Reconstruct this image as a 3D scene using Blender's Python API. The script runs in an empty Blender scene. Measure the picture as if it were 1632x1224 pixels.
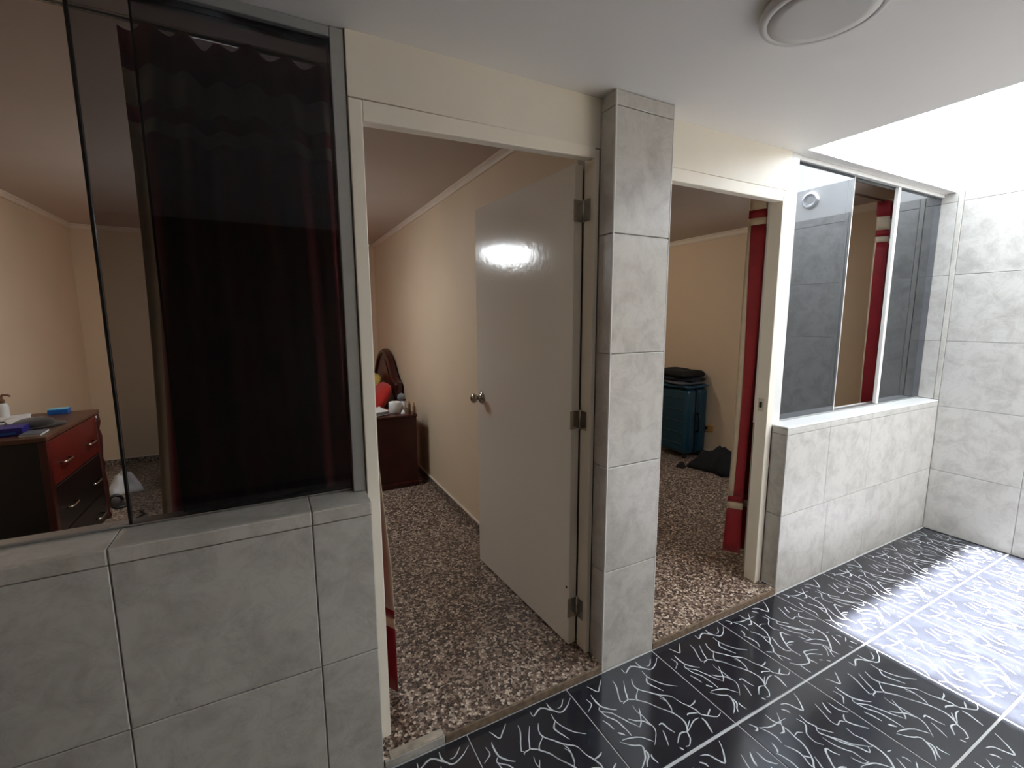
import bpy, bmesh, math, random
from mathutils import Vector, Matrix
random.seed(7)
scene = bpy.context.scene
COL = scene.collection

# ------------------------------------------------------------------ camera
YAW, PITCH, ROLL = 0.4852, -0.1401, -0.004
cam_d = bpy.data.cameras.new('camera'); cam = bpy.data.objects.new('camera', cam_d); COL.objects.link(cam)
_F = Vector((math.sin(YAW)*math.cos(PITCH), math.cos(YAW)*math.cos(PITCH), math.sin(PITCH)))
_r = Vector((math.cos(YAW), -math.sin(YAW), 0)); _u = _r.cross(_F)
_R = _r*math.cos(ROLL)+_u*math.sin(ROLL); _U = _u*math.cos(ROLL)-_r*math.sin(ROLL)
cam.matrix_world = Matrix(((_R.x, _U.x, -_F.x, 0), (_R.y, _U.y, -_F.y, -1.385), (_R.z, _U.z, -_F.z, 1.4946), (0, 0, 0, 1)))
cam_d.sensor_fit = 'HORIZONTAL'; cam_d.sensor_width = 36; cam_d.lens = 729.6/1632*36
cam_d.clip_start = 0.02
scene.camera = cam

# ------------------------------------------------------------------ light
SKY = 6.9; SUN = 140.0; ROOM_LAMP = 34.0; ROOM2_FILL = 14.0
world = bpy.data.worlds.new('world'); scene.world = world; world.use_nodes = True
bg = world.node_tree.nodes['Background']; bg.inputs[0].default_value = (0.86, 0.93, 1.0, 1); bg.inputs[1].default_value = SKY
sun_d = bpy.data.lights.new('sun', 'SUN'); sun = bpy.data.objects.new('sun', sun_d); COL.objects.link(sun)
sun_d.energy = SUN; sun_d.angle = 0.035; sun_d.color = (1, 0.97, 0.93)
sun.location = (3.3, 0.4, 6)
sun.rotation_euler = Vector((-0.0173, -0.135, -1)).to_track_quat('-Z', 'Y').to_euler()
por_d = bpy.data.lights.new('skylight_portal', 'AREA'); por = bpy.data.objects.new('skylight_portal', por_d); COL.objects.link(por)
por_d.shape = 'RECTANGLE'; por_d.size = 1.68; por_d.size_y = 3.04; por_d.cycles.is_portal = True
por.location = (3.24, -1.48, 2.555)
scene.view_settings.view_transform = 'Standard'; scene.view_settings.look = 'None'
scene.view_settings.gamma = 1; scene.view_settings.use_curve_mapping = False
scene.view_settings.exposure = 0.0
try:
    scene.cycles.max_bounces = 14; scene.cycles.diffuse_bounces = 7; scene.cycles.glossy_bounces = 6
    scene.cycles.transparent_max_bounces = 16; scene.cycles.sample_clamp_indirect = 6
    scene.cycles.caustics_reflective = False
except Exception: pass

# ------------------------------------------------------------------ materials
def srgb(r, g, b):
    f = lambda c: (c/255/12.92) if c/255 <= .04045 else ((c/255+.055)/1.055)**2.4
    return (f(r), f(g), f(b), 1)
class NT:
    def __init__(s, name):
        s.m = bpy.data.materials.new(name); s.m.use_nodes = True; s.t = s.m.node_tree; s.n = s.t.nodes
        s.b = s.n['Principled BSDF']; s.out = s.n['Material Output']
    def new(s, ty, **kw):
        nd = s.n.new(ty)
        for k, v in kw.items():
            if k in nd.inputs.keys(): nd.inputs[k].default_value = v
            else: setattr(nd, k, v)
        return nd
    def link(s, a, b): s.t.links.new(a, b)
    def ramp(s, fac, stops, interp='LINEAR'):
        r = s.new('ShaderNodeValToRGB'); r.color_ramp.interpolation = interp
        e = r.color_ramp.elements
        while len(e) < len(stops): e.new(0.5)
        for k, (p, c) in enumerate(stops): e[k].position = p; e[k].color = c
        s.link(fac, r.inputs[0]); return r
    def coords(s, rand=False, scale=None):
        tc = s.new('ShaderNodeTexCoord'); o = tc.outputs['Object']
        if rand:
            oi = s.new('ShaderNodeObjectInfo'); ml = s.new('ShaderNodeMath', operation='MULTIPLY'); ml.inputs[1].default_value = 37.0
            s.link(oi.outputs['Random'], ml.inputs[0])
            ad = s.new('ShaderNodeVectorMath', operation='ADD'); s.link(o, ad.inputs[0]); s.link(ml.outputs[0], ad.inputs[1]); o = ad.outputs[0]
        if scale:
            mp = s.new('ShaderNodeMapping'); mp.inputs['Scale'].default_value = scale; s.link(o, mp.inputs[0]); o = mp.outputs[0]
        return o
    def bump(s, h, strength=.1, dist=.01):
        b = s.new('ShaderNodeBump'); b.inputs['Strength'].default_value = strength; b.inputs['Distance'].default_value = dist
        s.link(h, b.inputs['Height']); s.link(b.outputs[0], s.b.inputs['Normal'])
M = {}
def plain(name, col, rough=.5, metal=0, var=.06, nscale=9, bump=.0, spec=None, sheen=0):
    t = NT(name); o = t.coords(rand=True)
    nz = t.new('ShaderNodeTexNoise', Scale=nscale, Detail=4.0); t.link(o, nz.inputs['Vector'])
    c2 = tuple(max(0, c*(1-var*2)) for c in col[:3])+(1,); c3 = tuple(min(1, c*(1+var)) for c in col[:3])+(1,)
    r = t.ramp(nz.outputs[0], [(.3, c2), (.7, c3)]); t.link(r.outputs[0], t.b.inputs['Base Color'])
    t.b.inputs['Roughness'].default_value = rough; t.b.inputs['Metallic'].default_value = metal
    if spec is not None: t.b.inputs['Specular IOR Level'].default_value = spec
    if sheen: t.b.inputs['Sheen Weight'].default_value = sheen
    if bump:
        n2 = t.new('ShaderNodeTexNoise', Scale=nscale*6, Detail=3.0); t.link(o, n2.inputs['Vector']); t.bump(n2.outputs[0], bump, .004)
    M[name] = t.m; return t.m
plain('ceiling_paint', srgb(246, 244, 240), .55, var=.006, nscale=2, bump=.03)
plain('panel_paint', srgb(240, 234, 220), .38, var=.02, nscale=3, bump=.03)
plain('frame_paint', srgb(244, 238, 224), .35, var=.02, nscale=5)
plain('cream_wall', srgb(219, 198, 170), .55, var=.02, nscale=2, bump=.05)
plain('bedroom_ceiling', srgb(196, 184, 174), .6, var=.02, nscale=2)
plain('left_end_paint', srgb(206, 172, 128), .6, var=.02)
plain('opposite_paint', srgb(150, 140, 126), .6, var=.02)
plain('plaster_trim', srgb(226, 214, 198), .5, var=.02)
plain('grout_light', srgb(196, 196, 196), .8, var=.05, nscale=30)
plain('grout_wall', srgb(170, 166, 156), .8, var=.05, nscale=30)
plain('aluminium', srgb(186, 188, 188), .32, .75, var=.03, nscale=20)
plain('white_metal', srgb(226, 226, 224), .35, 0, var=.02)
plain('steel', srgb(190, 184, 172), .22, 1, var=.05, nscale=30)
plain('dark_metal', srgb(40, 38, 36), .4, .6)
plain('sill_white', srgb(232, 232, 230), .3, var=.02)
plain('threshold_brown', srgb(122, 104, 86), .8, var=.22, nscale=40, bump=.25)
plain('threshold_cement', srgb(176, 166, 150), .8, var=.12, nscale=30, bump=.25)
plain('lamp_white', srgb(214, 212, 208), .35, var=.01)
plain('vein_white', srgb(206, 211, 215), .22, var=.1, nscale=40)
plain('curtain_red', srgb(150, 8, 26), .6, var=.08, nscale=20, sheen=.2)
plain('curtain_cream', srgb(222, 204, 176), .75, var=.05, nscale=20, sheen=.2)
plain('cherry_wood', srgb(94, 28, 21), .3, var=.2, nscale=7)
plain('dark_wood', srgb(66, 24, 20), .28, var=.15, nscale=7)
plain('black_shaded_wood', srgb(17, 13, 12), .34, var=.1)  # dresser carcass, and the shadow painted onto its lower drawers
plain('top_wood', srgb(84, 54, 40), .35, var=.15, nscale=8)
plain('red_fabric', srgb(196, 34, 26), .8, var=.1, nscale=15, sheen=.3)
plain('yellow_fabric', srgb(222, 190, 96), .85, var=.1, nscale=15)
plain('mattress_white', srgb(214, 208, 198), .85)
plain('paper', srgb(226, 226, 224), .8, var=.03)
plain('plastic_white', srgb(224, 224, 224), .35, var=.03)
plain('plastic_black', srgb(18, 18, 20), .35)
plain('plastic_blue', srgb(28, 96, 176), .4)
plain('box_navy', srgb(30, 30, 120), .45)
plain('label_cyan', srgb(120, 200, 224), .4)
plain('felt_dark', srgb(34, 28, 25), .9, sheen=.3)
plain('brown_plastic', srgb(118, 84, 58), .4)
plain('silver_plastic', srgb(150, 160, 172), .3, .3)
plain('suitcase_teal', srgb(15, 58, 74), .3, var=.05)
plain('suitcase_dark', srgb(10, 38, 52), .4, var=.05)
plain('cloth_black', srgb(16, 15, 17), .9, var=.2, nscale=25, bump=.2)
plain('cloth_navy', srgb(28, 30, 44), .9, var=.2, nscale=25, bump=.2)
plain('cloth_grey', srgb(92, 92, 98), .9, var=.15, nscale=25, bump=.2)
plain('cloth_blue', srgb(44, 78, 100), .9, var=.15, nscale=25, bump=.2)
plain('outlet_beige', srgb(206, 160, 96), .45)
def marble(name, light, dark, rough=.28):
    t = NT(name); o = t.coords(rand=True)
    n1 = t.new('ShaderNodeTexNoise', Scale=9.0, Detail=8.0, Roughness=.66, Distortion=.5); t.link(o, n1.inputs['Vector'])
    r1 = t.ramp(n1.outputs[0], [(.34, dark), (.56, light)])
    n2 = t.new('ShaderNodeTexNoise', Scale=7.0, Detail=6.0, Roughness=.6, Distortion=1.6); t.link(o, n2.inputs['Vector'])
    sb = t.new('ShaderNodeMath', operation='SUBTRACT'); sb.inputs[1].default_value = .5; t.link(n2.outputs[0], sb.inputs[0])
    ab = t.new('ShaderNodeMath', operation='ABSOLUTE'); t.link(sb.outputs[0], ab.inputs[0])
    r2 = t.ramp(ab.outputs[0], [(0, (.80, .80, .80, 1)), (.03, (1, 1, 1, 1))])
    mx = t.new('ShaderNodeMix', data_type='RGBA', blend_type='MULTIPLY'); mx.inputs[0].default_value = .45
    t.link(r1.outputs[0], mx.inputs[6]); t.link(r2.outputs[0], mx.inputs[7]); t.link(mx.outputs[2], t.b.inputs['Base Color'])
    t.b.inputs['Roughness'].default_value = rough
    t.bump(n1.outputs[0], .06, .004); M[name] = t.m
marble('wall_tile', srgb(196, 194, 189), srgb(174, 171, 166))
marble('sill_tile', srgb(200, 197, 190), srgb(176, 172, 164))
def black_tile():
    t = NT('black_tile'); o = t.coords()
    n1 = t.new('ShaderNodeTexNoise', Scale=9.0, Detail=6.0, Distortion=1.0); t.link(o, n1.inputs['Vector'])
    r = t.ramp(n1.outputs[0], [(.3, srgb(28, 30, 36)), (.75, srgb(42, 45, 54))]); t.link(r.outputs[0], t.b.inputs['Base Color'])
    t.b.inputs['Roughness'].default_value = .15; t.b.inputs['Specular IOR Level'].default_value = .8; M['black_tile'] = t.m
black_tile()
def terrazzo(name, k=1.0):
    t = NT(name); tc = t.new('ShaderNodeTexCoord'); o = tc.outputs['Object']
    nz = t.new('ShaderNodeTexNoise', Scale=60.0, Detail=2.0); t.link(o, nz.inputs['Vector'])
    mxv = t.new('ShaderNodeMix', data_type='VECTOR'); mxv.inputs[0].default_value = .012
    t.link(o, mxv.inputs[4]); t.link(nz.outputs['Color'], mxv.inputs[5])
    v = t.new('ShaderNodeTexVoronoi', Scale=95.0); t.link(mxv.outputs[1], v.inputs['Vector'])
    sep = t.new('ShaderNodeSeparateColor'); t.link(v.outputs['Color'], sep.inputs[0])
    c = lambda *a: srgb(*[x*k for x in a])
    r = t.ramp(sep.outputs[0], [(0, c(44, 34, 30)), (.26, c(84, 68, 58)), (.46, c(138, 118, 104)), (.66, c(172, 154, 138)), (.84, c(214, 200, 182))], 'CONSTANT')
    v2 = t.new('ShaderNodeTexVoronoi', Scale=95.0, feature='DISTANCE_TO_EDGE'); t.link(mxv.outputs[1], v2.inputs['Vector'])
    e = t.ramp(v2.outputs['Distance'], [(.02, (0, 0, 0, 1)), (.09, (1, 1, 1, 1))])
    mx = t.new('ShaderNodeMix', data_type='RGBA'); mx.inputs[6].default_value = c(118, 100, 88)
    t.link(e.outputs[0], mx.inputs[0]); t.link(r.outputs[0], mx.inputs[7]); t.link(mx.outputs[2], t.b.inputs['Base Color'])
    t.b.inputs['Roughness'].default_value = .42; M[name] = t.m
terrazzo('terrazzo'); terrazzo('terrazzo_skirting', .92)
def glass(name, tint, ior):
    t = NT(name); t.n.remove(t.b)
    tr = t.new('ShaderNodeBsdfTransparent'); tr.inputs[0].default_value = tint
    gl = t.new('ShaderNodeBsdfGlossy', Roughness=.0); gl.inputs[0].default_value = (.92, .95, 1, 1)
    fr = t.new('ShaderNodeFresnel', IOR=ior); mx = t.new('ShaderNodeMixShader')
    t.link(fr.outputs[0], mx.inputs[0]); t.link(tr.outputs[0], mx.inputs[1]); t.link(gl.outputs[0], mx.inputs[2]); t.link(mx.outputs[0], t.out.inputs[0])
    M[name] = t.m
glass('glass_tinted', (.65, .65, .66, 1), 1.40)
glass('glass_smoke', (.50, .52, .56, 1), 2.15)
def door_paint():
    t = NT('door_gloss'); o = t.coords()
    nz = t.new('ShaderNodeTexNoise', Scale=26.0, Detail=5.0); t.link(o, nz.inputs['Vector'])
    t.b.inputs['Base Color'].default_value = srgb(228, 222, 210); t.b.inputs['Roughness'].default_value = .14
    t.bump(nz.outputs[0], .11, .006); M['door_gloss'] = t.m
door_paint()
def emit(name, col, s):
    t = NT(name); t.b.inputs['Base Color'].default_value = col; t.b.inputs['Emission Color'].default_value = col; t.b.inputs['Emission Strength'].default_value = s
    M[name] = t.m

# ------------------------------------------------------------------ helpers
def obj(name, bm, mat, parent=None, smooth=False):
    me = bpy.data.meshes.new(name); bm.normal_update(); bm.to_mesh(me); bm.free()
    if mat: me.materials.append(M[mat])
    if smooth:
        for p in me.polygons: p.use_smooth = True
    return link(name, me, parent)
def link(name, me, parent=None):
    o = bpy.data.objects.new(name, me); COL.objects.link(o)
    if parent: o.parent = parent
    return o
def empty(name, loc=(0, 0, 0), rz=0):
    o = bpy.data.objects.new(name, None); COL.objects.link(o); o.location = loc; o.rotation_euler = (0, 0, rz); o.empty_display_size = .05
    return o
def tag(o, label, cat, group=None, kind=None):
    o['label'] = label; o['category'] = cat
    if group: o['group'] = group
    if kind: o['kind'] = kind
    return o
def box(bm, x0, x1, y0, y1, z0, z1):
    vs = [bm.verts.new((x, y, z)) for z in (z0, z1) for y in (y0, y1) for x in (x0, x1)]
    for f in ((0, 2, 3, 1), (4, 5, 7, 6), (0, 1, 5, 4), (2, 6, 7, 3), (0, 4, 6, 2), (1, 3, 7, 5)): bm.faces.new([vs[i] for i in f])
    return vs
def boxes(*bs):
    bm = bmesh.new()
    for b in bs: box(bm, *b)
    return bm
def bev(bm, w, seg=2):
    bmesh.ops.bevel(bm, geom=list(bm.edges), offset=w, segments=seg, profile=.5, affect='EDGES', clamp_overlap=True); return bm
def bbox(x0, x1, y0, y1, z0, z1, w=.004, seg=2): return bev(boxes((x0, x1, y0, y1, z0, z1)), w, seg)
def lathe(bm, prof, n=24, loc=(0, 0, 0), axis='z', caps=True):
    rings = []
    for r, h in prof:
        ring = []
        for k in range(n):
            a = 2*math.pi*k/n; c, s = r*math.cos(a), r*math.sin(a)
            p = {'z': (c, s, h), 'x': (h, c, s), 'y': (s, h, c)}[axis]
            ring.append(bm.verts.new((p[0]+loc[0], p[1]+loc[1], p[2]+loc[2])))
        rings.append(ring)
    for a, b in zip(rings, rings[1:]):
        for k in range(n): bm.faces.new((a[k], a[(k+1) % n], b[(k+1) % n], b[k]))
    if caps:
        bm.faces.new(rings[0][::-1]); bm.faces.new(rings[-1])
    return bm
def tube(bm, pts, r, n=8):
    pts = [Vector(p) for p in pts]; rings = []
    for i, p in enumerate(pts):
        d = (pts[min(i+1, len(pts)-1)]-pts[max(i-1, 0)]).normalized()
        u = d.orthogonal().normalized() if not rings else (pu-d*pu.dot(d)).normalized(); pu = u
        w = d.cross(u)
        rings.append([bm.verts.new(p+(u*math.cos(2*math.pi*k/n)+w*math.sin(2*math.pi*k/n))*r) for k in range(n)])
    for a, b in zip(rings, rings[1:]):
        for k in range(n): bm.faces.new((a[k], a[(k+1) % n], b[(k+1) % n], b[k]))
    bm.faces.new(rings[0][::-1]); bm.faces.new(rings[-1]); return bm
# a tile: slab with chamfered face. axes: which way it faces
_tc = {}
def tile_mesh(w, h, th, face, mat):
    key = (round(w, 4), round(h, 4), th, face, mat)
    if key in _tc: return _tc[key]
    bm = bmesh.new(); c = .0022
    lv = []
    for dep, ins in ((0, 0), (th-c*.6, 0), (th, c)):
        lv.append([(u, v, dep) for u, v in ((-w/2+ins, -h/2+ins), (w/2-ins, -h/2+ins), (w/2-ins, h/2-ins), (-w/2+ins, h/2-ins))])
    mp = {'-y': lambda u, v, d: (u, -d, v), '-x': lambda u, v, d: (-d, -u, v), '+z': lambda u, v, d: (u, v, d), '+x': lambda u, v, d: (d, u, v)}[face]
    R = [[bm.verts.new(mp(*p)) for p in l] for l in lv]
    bm.faces.new(R[0][::-1]); bm.faces.new(R[2])
    for a, b in zip(R, R[1:]):
        for k in range(4): bm.faces.new((a[k], a[(k+1) % 4], b[(k+1) % 4], b[k]))
    bm.normal_update(); me = bpy.data.meshes.new('tile'); bm.to_mesh(me); bm.free(); me.materials.append(M[mat]); _tc[key] = me; return me
G = .003
def tile(parent, a0, a1, b0, b1, back, face, mat='wall_tile', th=.008, g=G, name='tile'):
    """a: horizontal range, b: vertical range (or y range for floors), back: coordinate of the tile's back plane"""
    me = tile_mesh(a1-a0-g, b1-b0-g, th, face, mat); o = link(name, me, parent)
    a, b = (a0+a1)/2, (b0+b1)/2
    o.location = {'-y': (a, back, b), '-x': (back, a, b), '+x': (back, a, b), '+z': (a, b, back)}[face]
    return o
VA="133,428 132,404 141,382 157,380;181,412 158,386 143,367 144,350 139,322 136,287 121,258 99,232 80,218 58,188 40,171 36,153 27,130 26,117;38,432 50,409 38,400 34,405;58,405 88,390 117,384 145,385 188,382;141,368 124,350 104,353;144,322 166,325 185,315;58,405 72,377 77,350 71,325;38,341 32,319 20,308;14,312 24,293 28,267 27,244 10,220;70,315 86,287 89,264 78,234 78,216;90,261 107,244;337,438 323,414 303,389 283,372 270,400 259,421 235,431;213,415 225,403 228,388;249,365 244,334 254,308 253,298 284,261;254,308 237,290 245,270 273,235 296,204 347,164;237,290 254,254 272,219 300,188 313,158 334,172;223,362 230,339 223,326 192,306 184,273 199,251;226,270 231,236 245,208 261,188 263,169 267,142;122,240 109,215 94,181 94,149 114,136;208,203 197,219 193,237 179,233 151,201 134,175 118,138 120,94;138,175 159,177 179,166;137,168 156,158;359,367 343,328 329,293 336,273 360,278 378,265;393,358 375,331 369,313;407,288 381,264 423,209;412,348 413,309 435,284;12,189 35,170;34,152 48,133 59,98;349,249 343,220 354,198 352,173 356,160 352,127 332,98 306,75 280,53 259,46 240,18;225,145 269,135 294,120 320,89;221,145 240,117 270,96 264,76 251,56 222,32;272,75 267,50 269,41 274,15;275,88 282,57;224,80 199,93 158,104 143,86 128,69 107,50 62,64 46,81 36,94;62,64 59,37 60,13;207,51 183,72 162,84 141,82 130,59 134,43 135,28;233,179 245,148 271,141;373,104 358,74 344,48;394,97 402,88 401,73;373,130 392,127;386,48 416,65;407,41 414,13;369,25 371,9;165,40 176,31;189,23 200,8;36,147 47,132 56,101"
VB="78,421 89,399 101,377 123,396 150,424;261,429 262,401 306,420 345,386 367,365 401,374 441,405;340,432 339,407 347,385;412,415 383,388 364,387;329,377 326,340 342,298 364,266 398,238;325,341 305,318 311,291 330,249;188,394 182,365 161,322 148,293 158,288;226,370 204,335 184,297 179,286 154,282 152,275;262,365 247,335 247,308 275,274 300,243 332,217 342,199;248,307 209,270 232,240 250,206 280,157;179,286 207,269;296,241 305,210 291,163;67,377 64,352 67,316 84,290 110,268;67,316 51,296 83,266 101,229 116,197 134,164;51,296 60,258 78,229 84,183 84,149;121,213 141,192 166,174 173,151;176,253 171,228 176,197 175,165 177,134 161,108 130,81;190,233 157,182 134,164;39,370 43,344 38,332 9,314;34,256 43,232 47,203;50,186 67,163;43,153 81,144 112,127 136,93;33,150 61,119 88,101 82,80 62,54 29,34;83,92 87,66 64,45 50,30;95,59 89,49 93,22;291,230 303,204 295,170 284,155;203,267 231,238 260,189 283,151 292,122 292,96 279,72 268,62 257,39 234,19 219,23;340,199 348,170 361,142 370,116 370,94 385,78 415,54 442,62;361,142 388,144 403,152;323,116 338,117 365,103;422,93 388,77;360,81 360,60 351,33 344,14;274,63 325,86 352,85;279,72 316,96;268,62 241,71 204,46;200,136 216,136 219,113 227,83;196,112 184,81 170,55;198,30 203,15"

# ------------------------------------------------------------------ dimensions (metres)
H = 2.312                     # corridor ceiling
ZT = 0.0345                   # bedroom floor level
XP1, XP2 = 1.158, 1.447       # pillar
XR = 4.08                     # right wall
XW = 2.351                    # end of right half wall
YP = 0.087                    # door frames
YG = 0.118                    # window glass
YO = -3.0                     # corridor wall behind the camera
SKX, SKY0, SKY1 = 2.398, YO, 0.042
TOPZ = 2.56
def struct(name, bm, mat, label, cat):
    o = obj(name, bm, mat); o['kind'] = 'structure'; o['label'] = label; o['category'] = cat; return o

# floors
floor = struct('floor', boxes((-2.65, XR+.05, YO-.05, .012, -.12, -.0016)), 'grout_light', 'black marble-look tiled corridor floor with pale grout', 'floor')
fxs = [-2.6, -2.182, -1.729, -1.276, -.823, -.370, .083, .536, .972, 1.441, 1.879, 2.348, 2.80, 3.235, 3.665, XR]
fys = [YO, -2.68, -2.232, -1.782, -1.336, -.887, -.437, -.002]
def veins(data):
    bm = bmesh.new(); rnd = random.Random(3)
    for st in data.split(';'):
        P = [Vector((float(a)/1000-.225, float(b)/1000-.225)) for a, b in (q.split(',') for q in st.split())]
        Q = []
        for i in range(len(P)-1):
            p0 = P[max(i-1, 0)]; p1, p2 = P[i], P[i+1]; p3 = P[min(i+2, len(P)-1)]
            for k in range(3):
                t = k/3
                v = .5*((2*p1)+(p2-p0)*t+(2*p0-5*p1+4*p2-p3)*t*t+(3*p1-p0-3*p2+p3)*t**3)
                Q.append(v+Vector((rnd.uniform(-.0007, .0007), rnd.uniform(-.0007, .0007))))
        Q.append(P[-1]); n = len(Q); w0 = rnd.uniform(.0018, .0031); L = []; Rr = []
        for i, p in enumerate(Q):
            d = (Q[min(i+1, n-1)]-Q[max(i-1, 0)]); d = d.normalized() if d.length > 1e-9 else Vector((1, 0)); nn = Vector((-d.y, d.x))
            w = w0*(.35+.65*min(1, 4*min(i, n-1-i)/n))*rnd.uniform(.8, 1.25)
            L.append(bm.verts.new((p.x+nn.x*w, p.y+nn.y*w, .0084))); Rr.append(bm.verts.new((p.x-nn.x*w, p.y-nn.y*w, .0084)))
        for i in range(n-1): bm.faces.new((Rr[i], Rr[i+1], L[i+1], L[i]))
    bm.normal_update(); me = bpy.data.meshes.new('vein_print'); bm.to_mesh(me); bm.free(); me.materials.append(M['vein_white']); return me
vmesh = [veins(VA), veins(VB)]
ftile = tile_mesh(.45, .45, .008, '+z', 'black_tile')
for i in range(len(fxs)-1):
    for j in range(len(fys)-1):
        x0, x1, y0, y1 = fxs[i], fxs[i+1], fys[j], fys[j+1]
        o = link('tile', ftile, floor); o.location = ((x0+x1)/2, (y0+y1)/2, -.008)
        o.scale = ((x1-x0-.0034)/.45, (y1-y0-.0075)/.45, 1)
        v = link('vein_print', vmesh[1 if (fxs[i] < 1.5 and j == 6) or (i+j) % 5 == 0 and j < 6 else 0], o)
        if j < 5 and i < 9: v.rotation_euler = (0, 0, math.pi)
def bedroom_floor(name, x0, x1, dx0, dx1, label):
    return struct(name, boxes((x0, x1, .20, 4.62, -.12, ZT), (dx0, dx1, .004, .20, -.12, ZT)), 'terrazzo', label, 'floor')
fl1 = bedroom_floor('floor_bedroom_left', -1.72, 1.26, .2425, XP1, 'speckled brown terrazzo floor of the bedroom behind the open door')
fl2 = bedroom_floor('floor_bedroom_right', 1.26, XR, XP2, XW, 'speckled terrazzo floor of the bedroom with the suitcase')
# raw edge strips of the terrazzo at the two door openings
th = struct('trim_1', bbox(.455, XP1-.001, -.004, .008, 0, ZT-.002, .002), 'threshold_brown', 'rough brown terrazzo edge under the open door', 'threshold')
th2 = obj('cement_patch', bbox(.262, .452, -.002, .03, ZT-.004, ZT+.003, .003), 'threshold_cement', th)
tile(th, .2425, .455, .0005, ZT, .004, '-y', name='edge_tile', th=.007)
struct('trim_2', bbox(XP2+.001, XW-.001, -.004, .008, 0, ZT-.002, .002), 'threshold_brown', 'dark terrazzo edge under the doorway without a leaf in view', 'threshold')

# ceiling of the corridor with the skylight shaft
bm = boxes((-2.72, SKX, YO-.12, .20, H, TOPZ), (SKX, XR+.12, SKY1, .20, H, TOPZ))
struct('ceiling', bm, 'ceiling_paint', 'white corridor ceiling with a rectangular skylight opening', 'ceiling')
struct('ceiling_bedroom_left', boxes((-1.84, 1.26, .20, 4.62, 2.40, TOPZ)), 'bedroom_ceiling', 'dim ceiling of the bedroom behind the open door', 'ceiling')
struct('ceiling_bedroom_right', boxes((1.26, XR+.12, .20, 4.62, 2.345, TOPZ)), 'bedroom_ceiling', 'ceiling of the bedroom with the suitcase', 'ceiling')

# half wall under the left window
wl = struct('wall_window_left', boxes((-2.6, .2345, .008, .185, 0, .938), (-2.6, -1.25, .008, .185, .938, H)), 'grout_wall', 'grey marble-look tiled half wall under the dark window', 'wall')
hx = [-2.6, -2.217, -1.759, -1.301, -.843, -.385, .073, .2425]
for a0, a1 in zip(hx, hx[1:]):
    for b0, b1 in ((0.001, .45), (.45, .903)): tile(wl, a0, a1, b0, b1, .008, '-y')
    # bullnose cap: front strip and top piece
    bm = bbox(a0+.001, a1-.001, -.004, .010, .9045, .946, .004, 3); obj('cap_tile', bm, 'sill_tile', wl)
    bm = bbox(a0+.001, a1-.001, .004, .175, .936, .9465, .002, 1); obj('sill_tile', bm, 'sill_tile', wl)
for b0, b1 in ((0.001, .45), (.45, .903), (.903, .945)): tile(wl, .002, .082, b0, b1, .2345, '+x')
for a0, a1 in zip(hx[:3], [hx[1], hx[2], -1.25]):
    for b0, b1 in ((.95, 1.36), (1.36, 1.813), (1.813, 2.258), (2.258, H)): tile(wl, a0, a1, b0, b1, .008, '-y')

# half wall under the right window
wr = struct('wall_window_right', boxes((XW+.008, XR, .008, .20, 0, .922)), 'grout_wall', 'pale tiled half wall under the sliding window', 'wall')
hx2 = [XW, 2.792, 3.228, 3.665, XR-.009]
hx2b = [XW, 2.75, 3.20, 3.66, XR-.009]
for (b0, b1), hh in (((.001, .445), hx2), ((.445, .889), hx2b)):
    for a0, a1 in zip(hh, hh[1:]): tile(wr, a0, a1, b0, b1, .008, '-y', g=.002)
for a0, a1 in zip(hx2b, hx2b[1:]): tile(wr, a0, a1, .889, .922, .008, '-y', g=.002)
for b0, b1 in ((ZT+.001, .445), (.445, .889), (.889, .922)): tile(wr, .001, YP-.001, b0, b1, XW+.008, '-x')
obj('window_sill', bbox(XW+.0005, XR-.009, 0.0005, .20, .922, .932, .002, 1), 'sill_white', wr)

# pillar
pl = struct('pillar', boxes((XP1+.008, XP2-.008, .008, .24, 0, H)), 'grout_wall', 'tall narrow pillar faced with grey marble-look tiles between the doors', 'pillar')
rows = [.001, .452, .902, 1.361, 1.813, 2.258, H-.001]
for b0, b1 in zip(rows, rows[1:]):
    tile(pl, XP1+.003, XP2-.002, b0, b1, .008, '-y')
    tile(pl, .004, YP, b0, b1, XP1+.008, '-x')
obj('corner_trim', bbox(XP1-.001, XP1+.006, -.001, .006, .001, H-.001, .002, 2), 'white_metal', pl)
obj('corner_trim', bbox(XP2-.005, XP2+.001, -.001, .006, .001, H-.001, .002, 2), 'white_metal', pl)

# right wall, running on behind the right bedroom
wR = struct('wall_right', boxes((XR, XR+.12, YO-.12, .20, 0, TOPZ)), 'grout_light', 'bright tiled wall at the right end of the corridor', 'wall')
rz = [.001, .4385, .8896, 1.337, 1.777, 2.25, H]
ry = [YO, -2.69, -2.243, -1.795, -1.346, -.897, -.448, 0]
for b0, b1 in zip(rz, rz[1:]):
    for a0, a1 in zip(ry, ry[1:]): tile(wR, a0, a1, b0, b1, XR, '-x', g=.0022)
    if b0 >= .88: tile(wR, .03, .20, max(b0, .934), b1, XR, '-x', g=.0022)
obj('corner_trim', bbox(XR-.0095, XR, .001, .029, .934, H-.001, .002, 2), 'sill_tile', wR)
obj('shaft_plaster', boxes((XR-.006, XR, SKY0, SKY1, H+.001, TOPZ)), 'ceiling_paint', wR)
struct('wall_bedroom_right', boxes((XR-.01, XR+.12, .20, 4.62, 0, TOPZ)), 'cream_wall', 'cream bedroom wall behind the suitcase', 'wall')
struct('wall_opposite', boxes((-2.72, XR+.12, YO-.12, YO, 0, TOPZ)), 'opposite_paint', 'plain grey corridor wall facing the bedroom doors', 'wall')
struct('wall_left', boxes((-2.72, -2.6, YO-.12, .20, 0, H)), 'left_end_paint', 'plain tan wall at the far left end of the corridor', 'wall')
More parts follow.
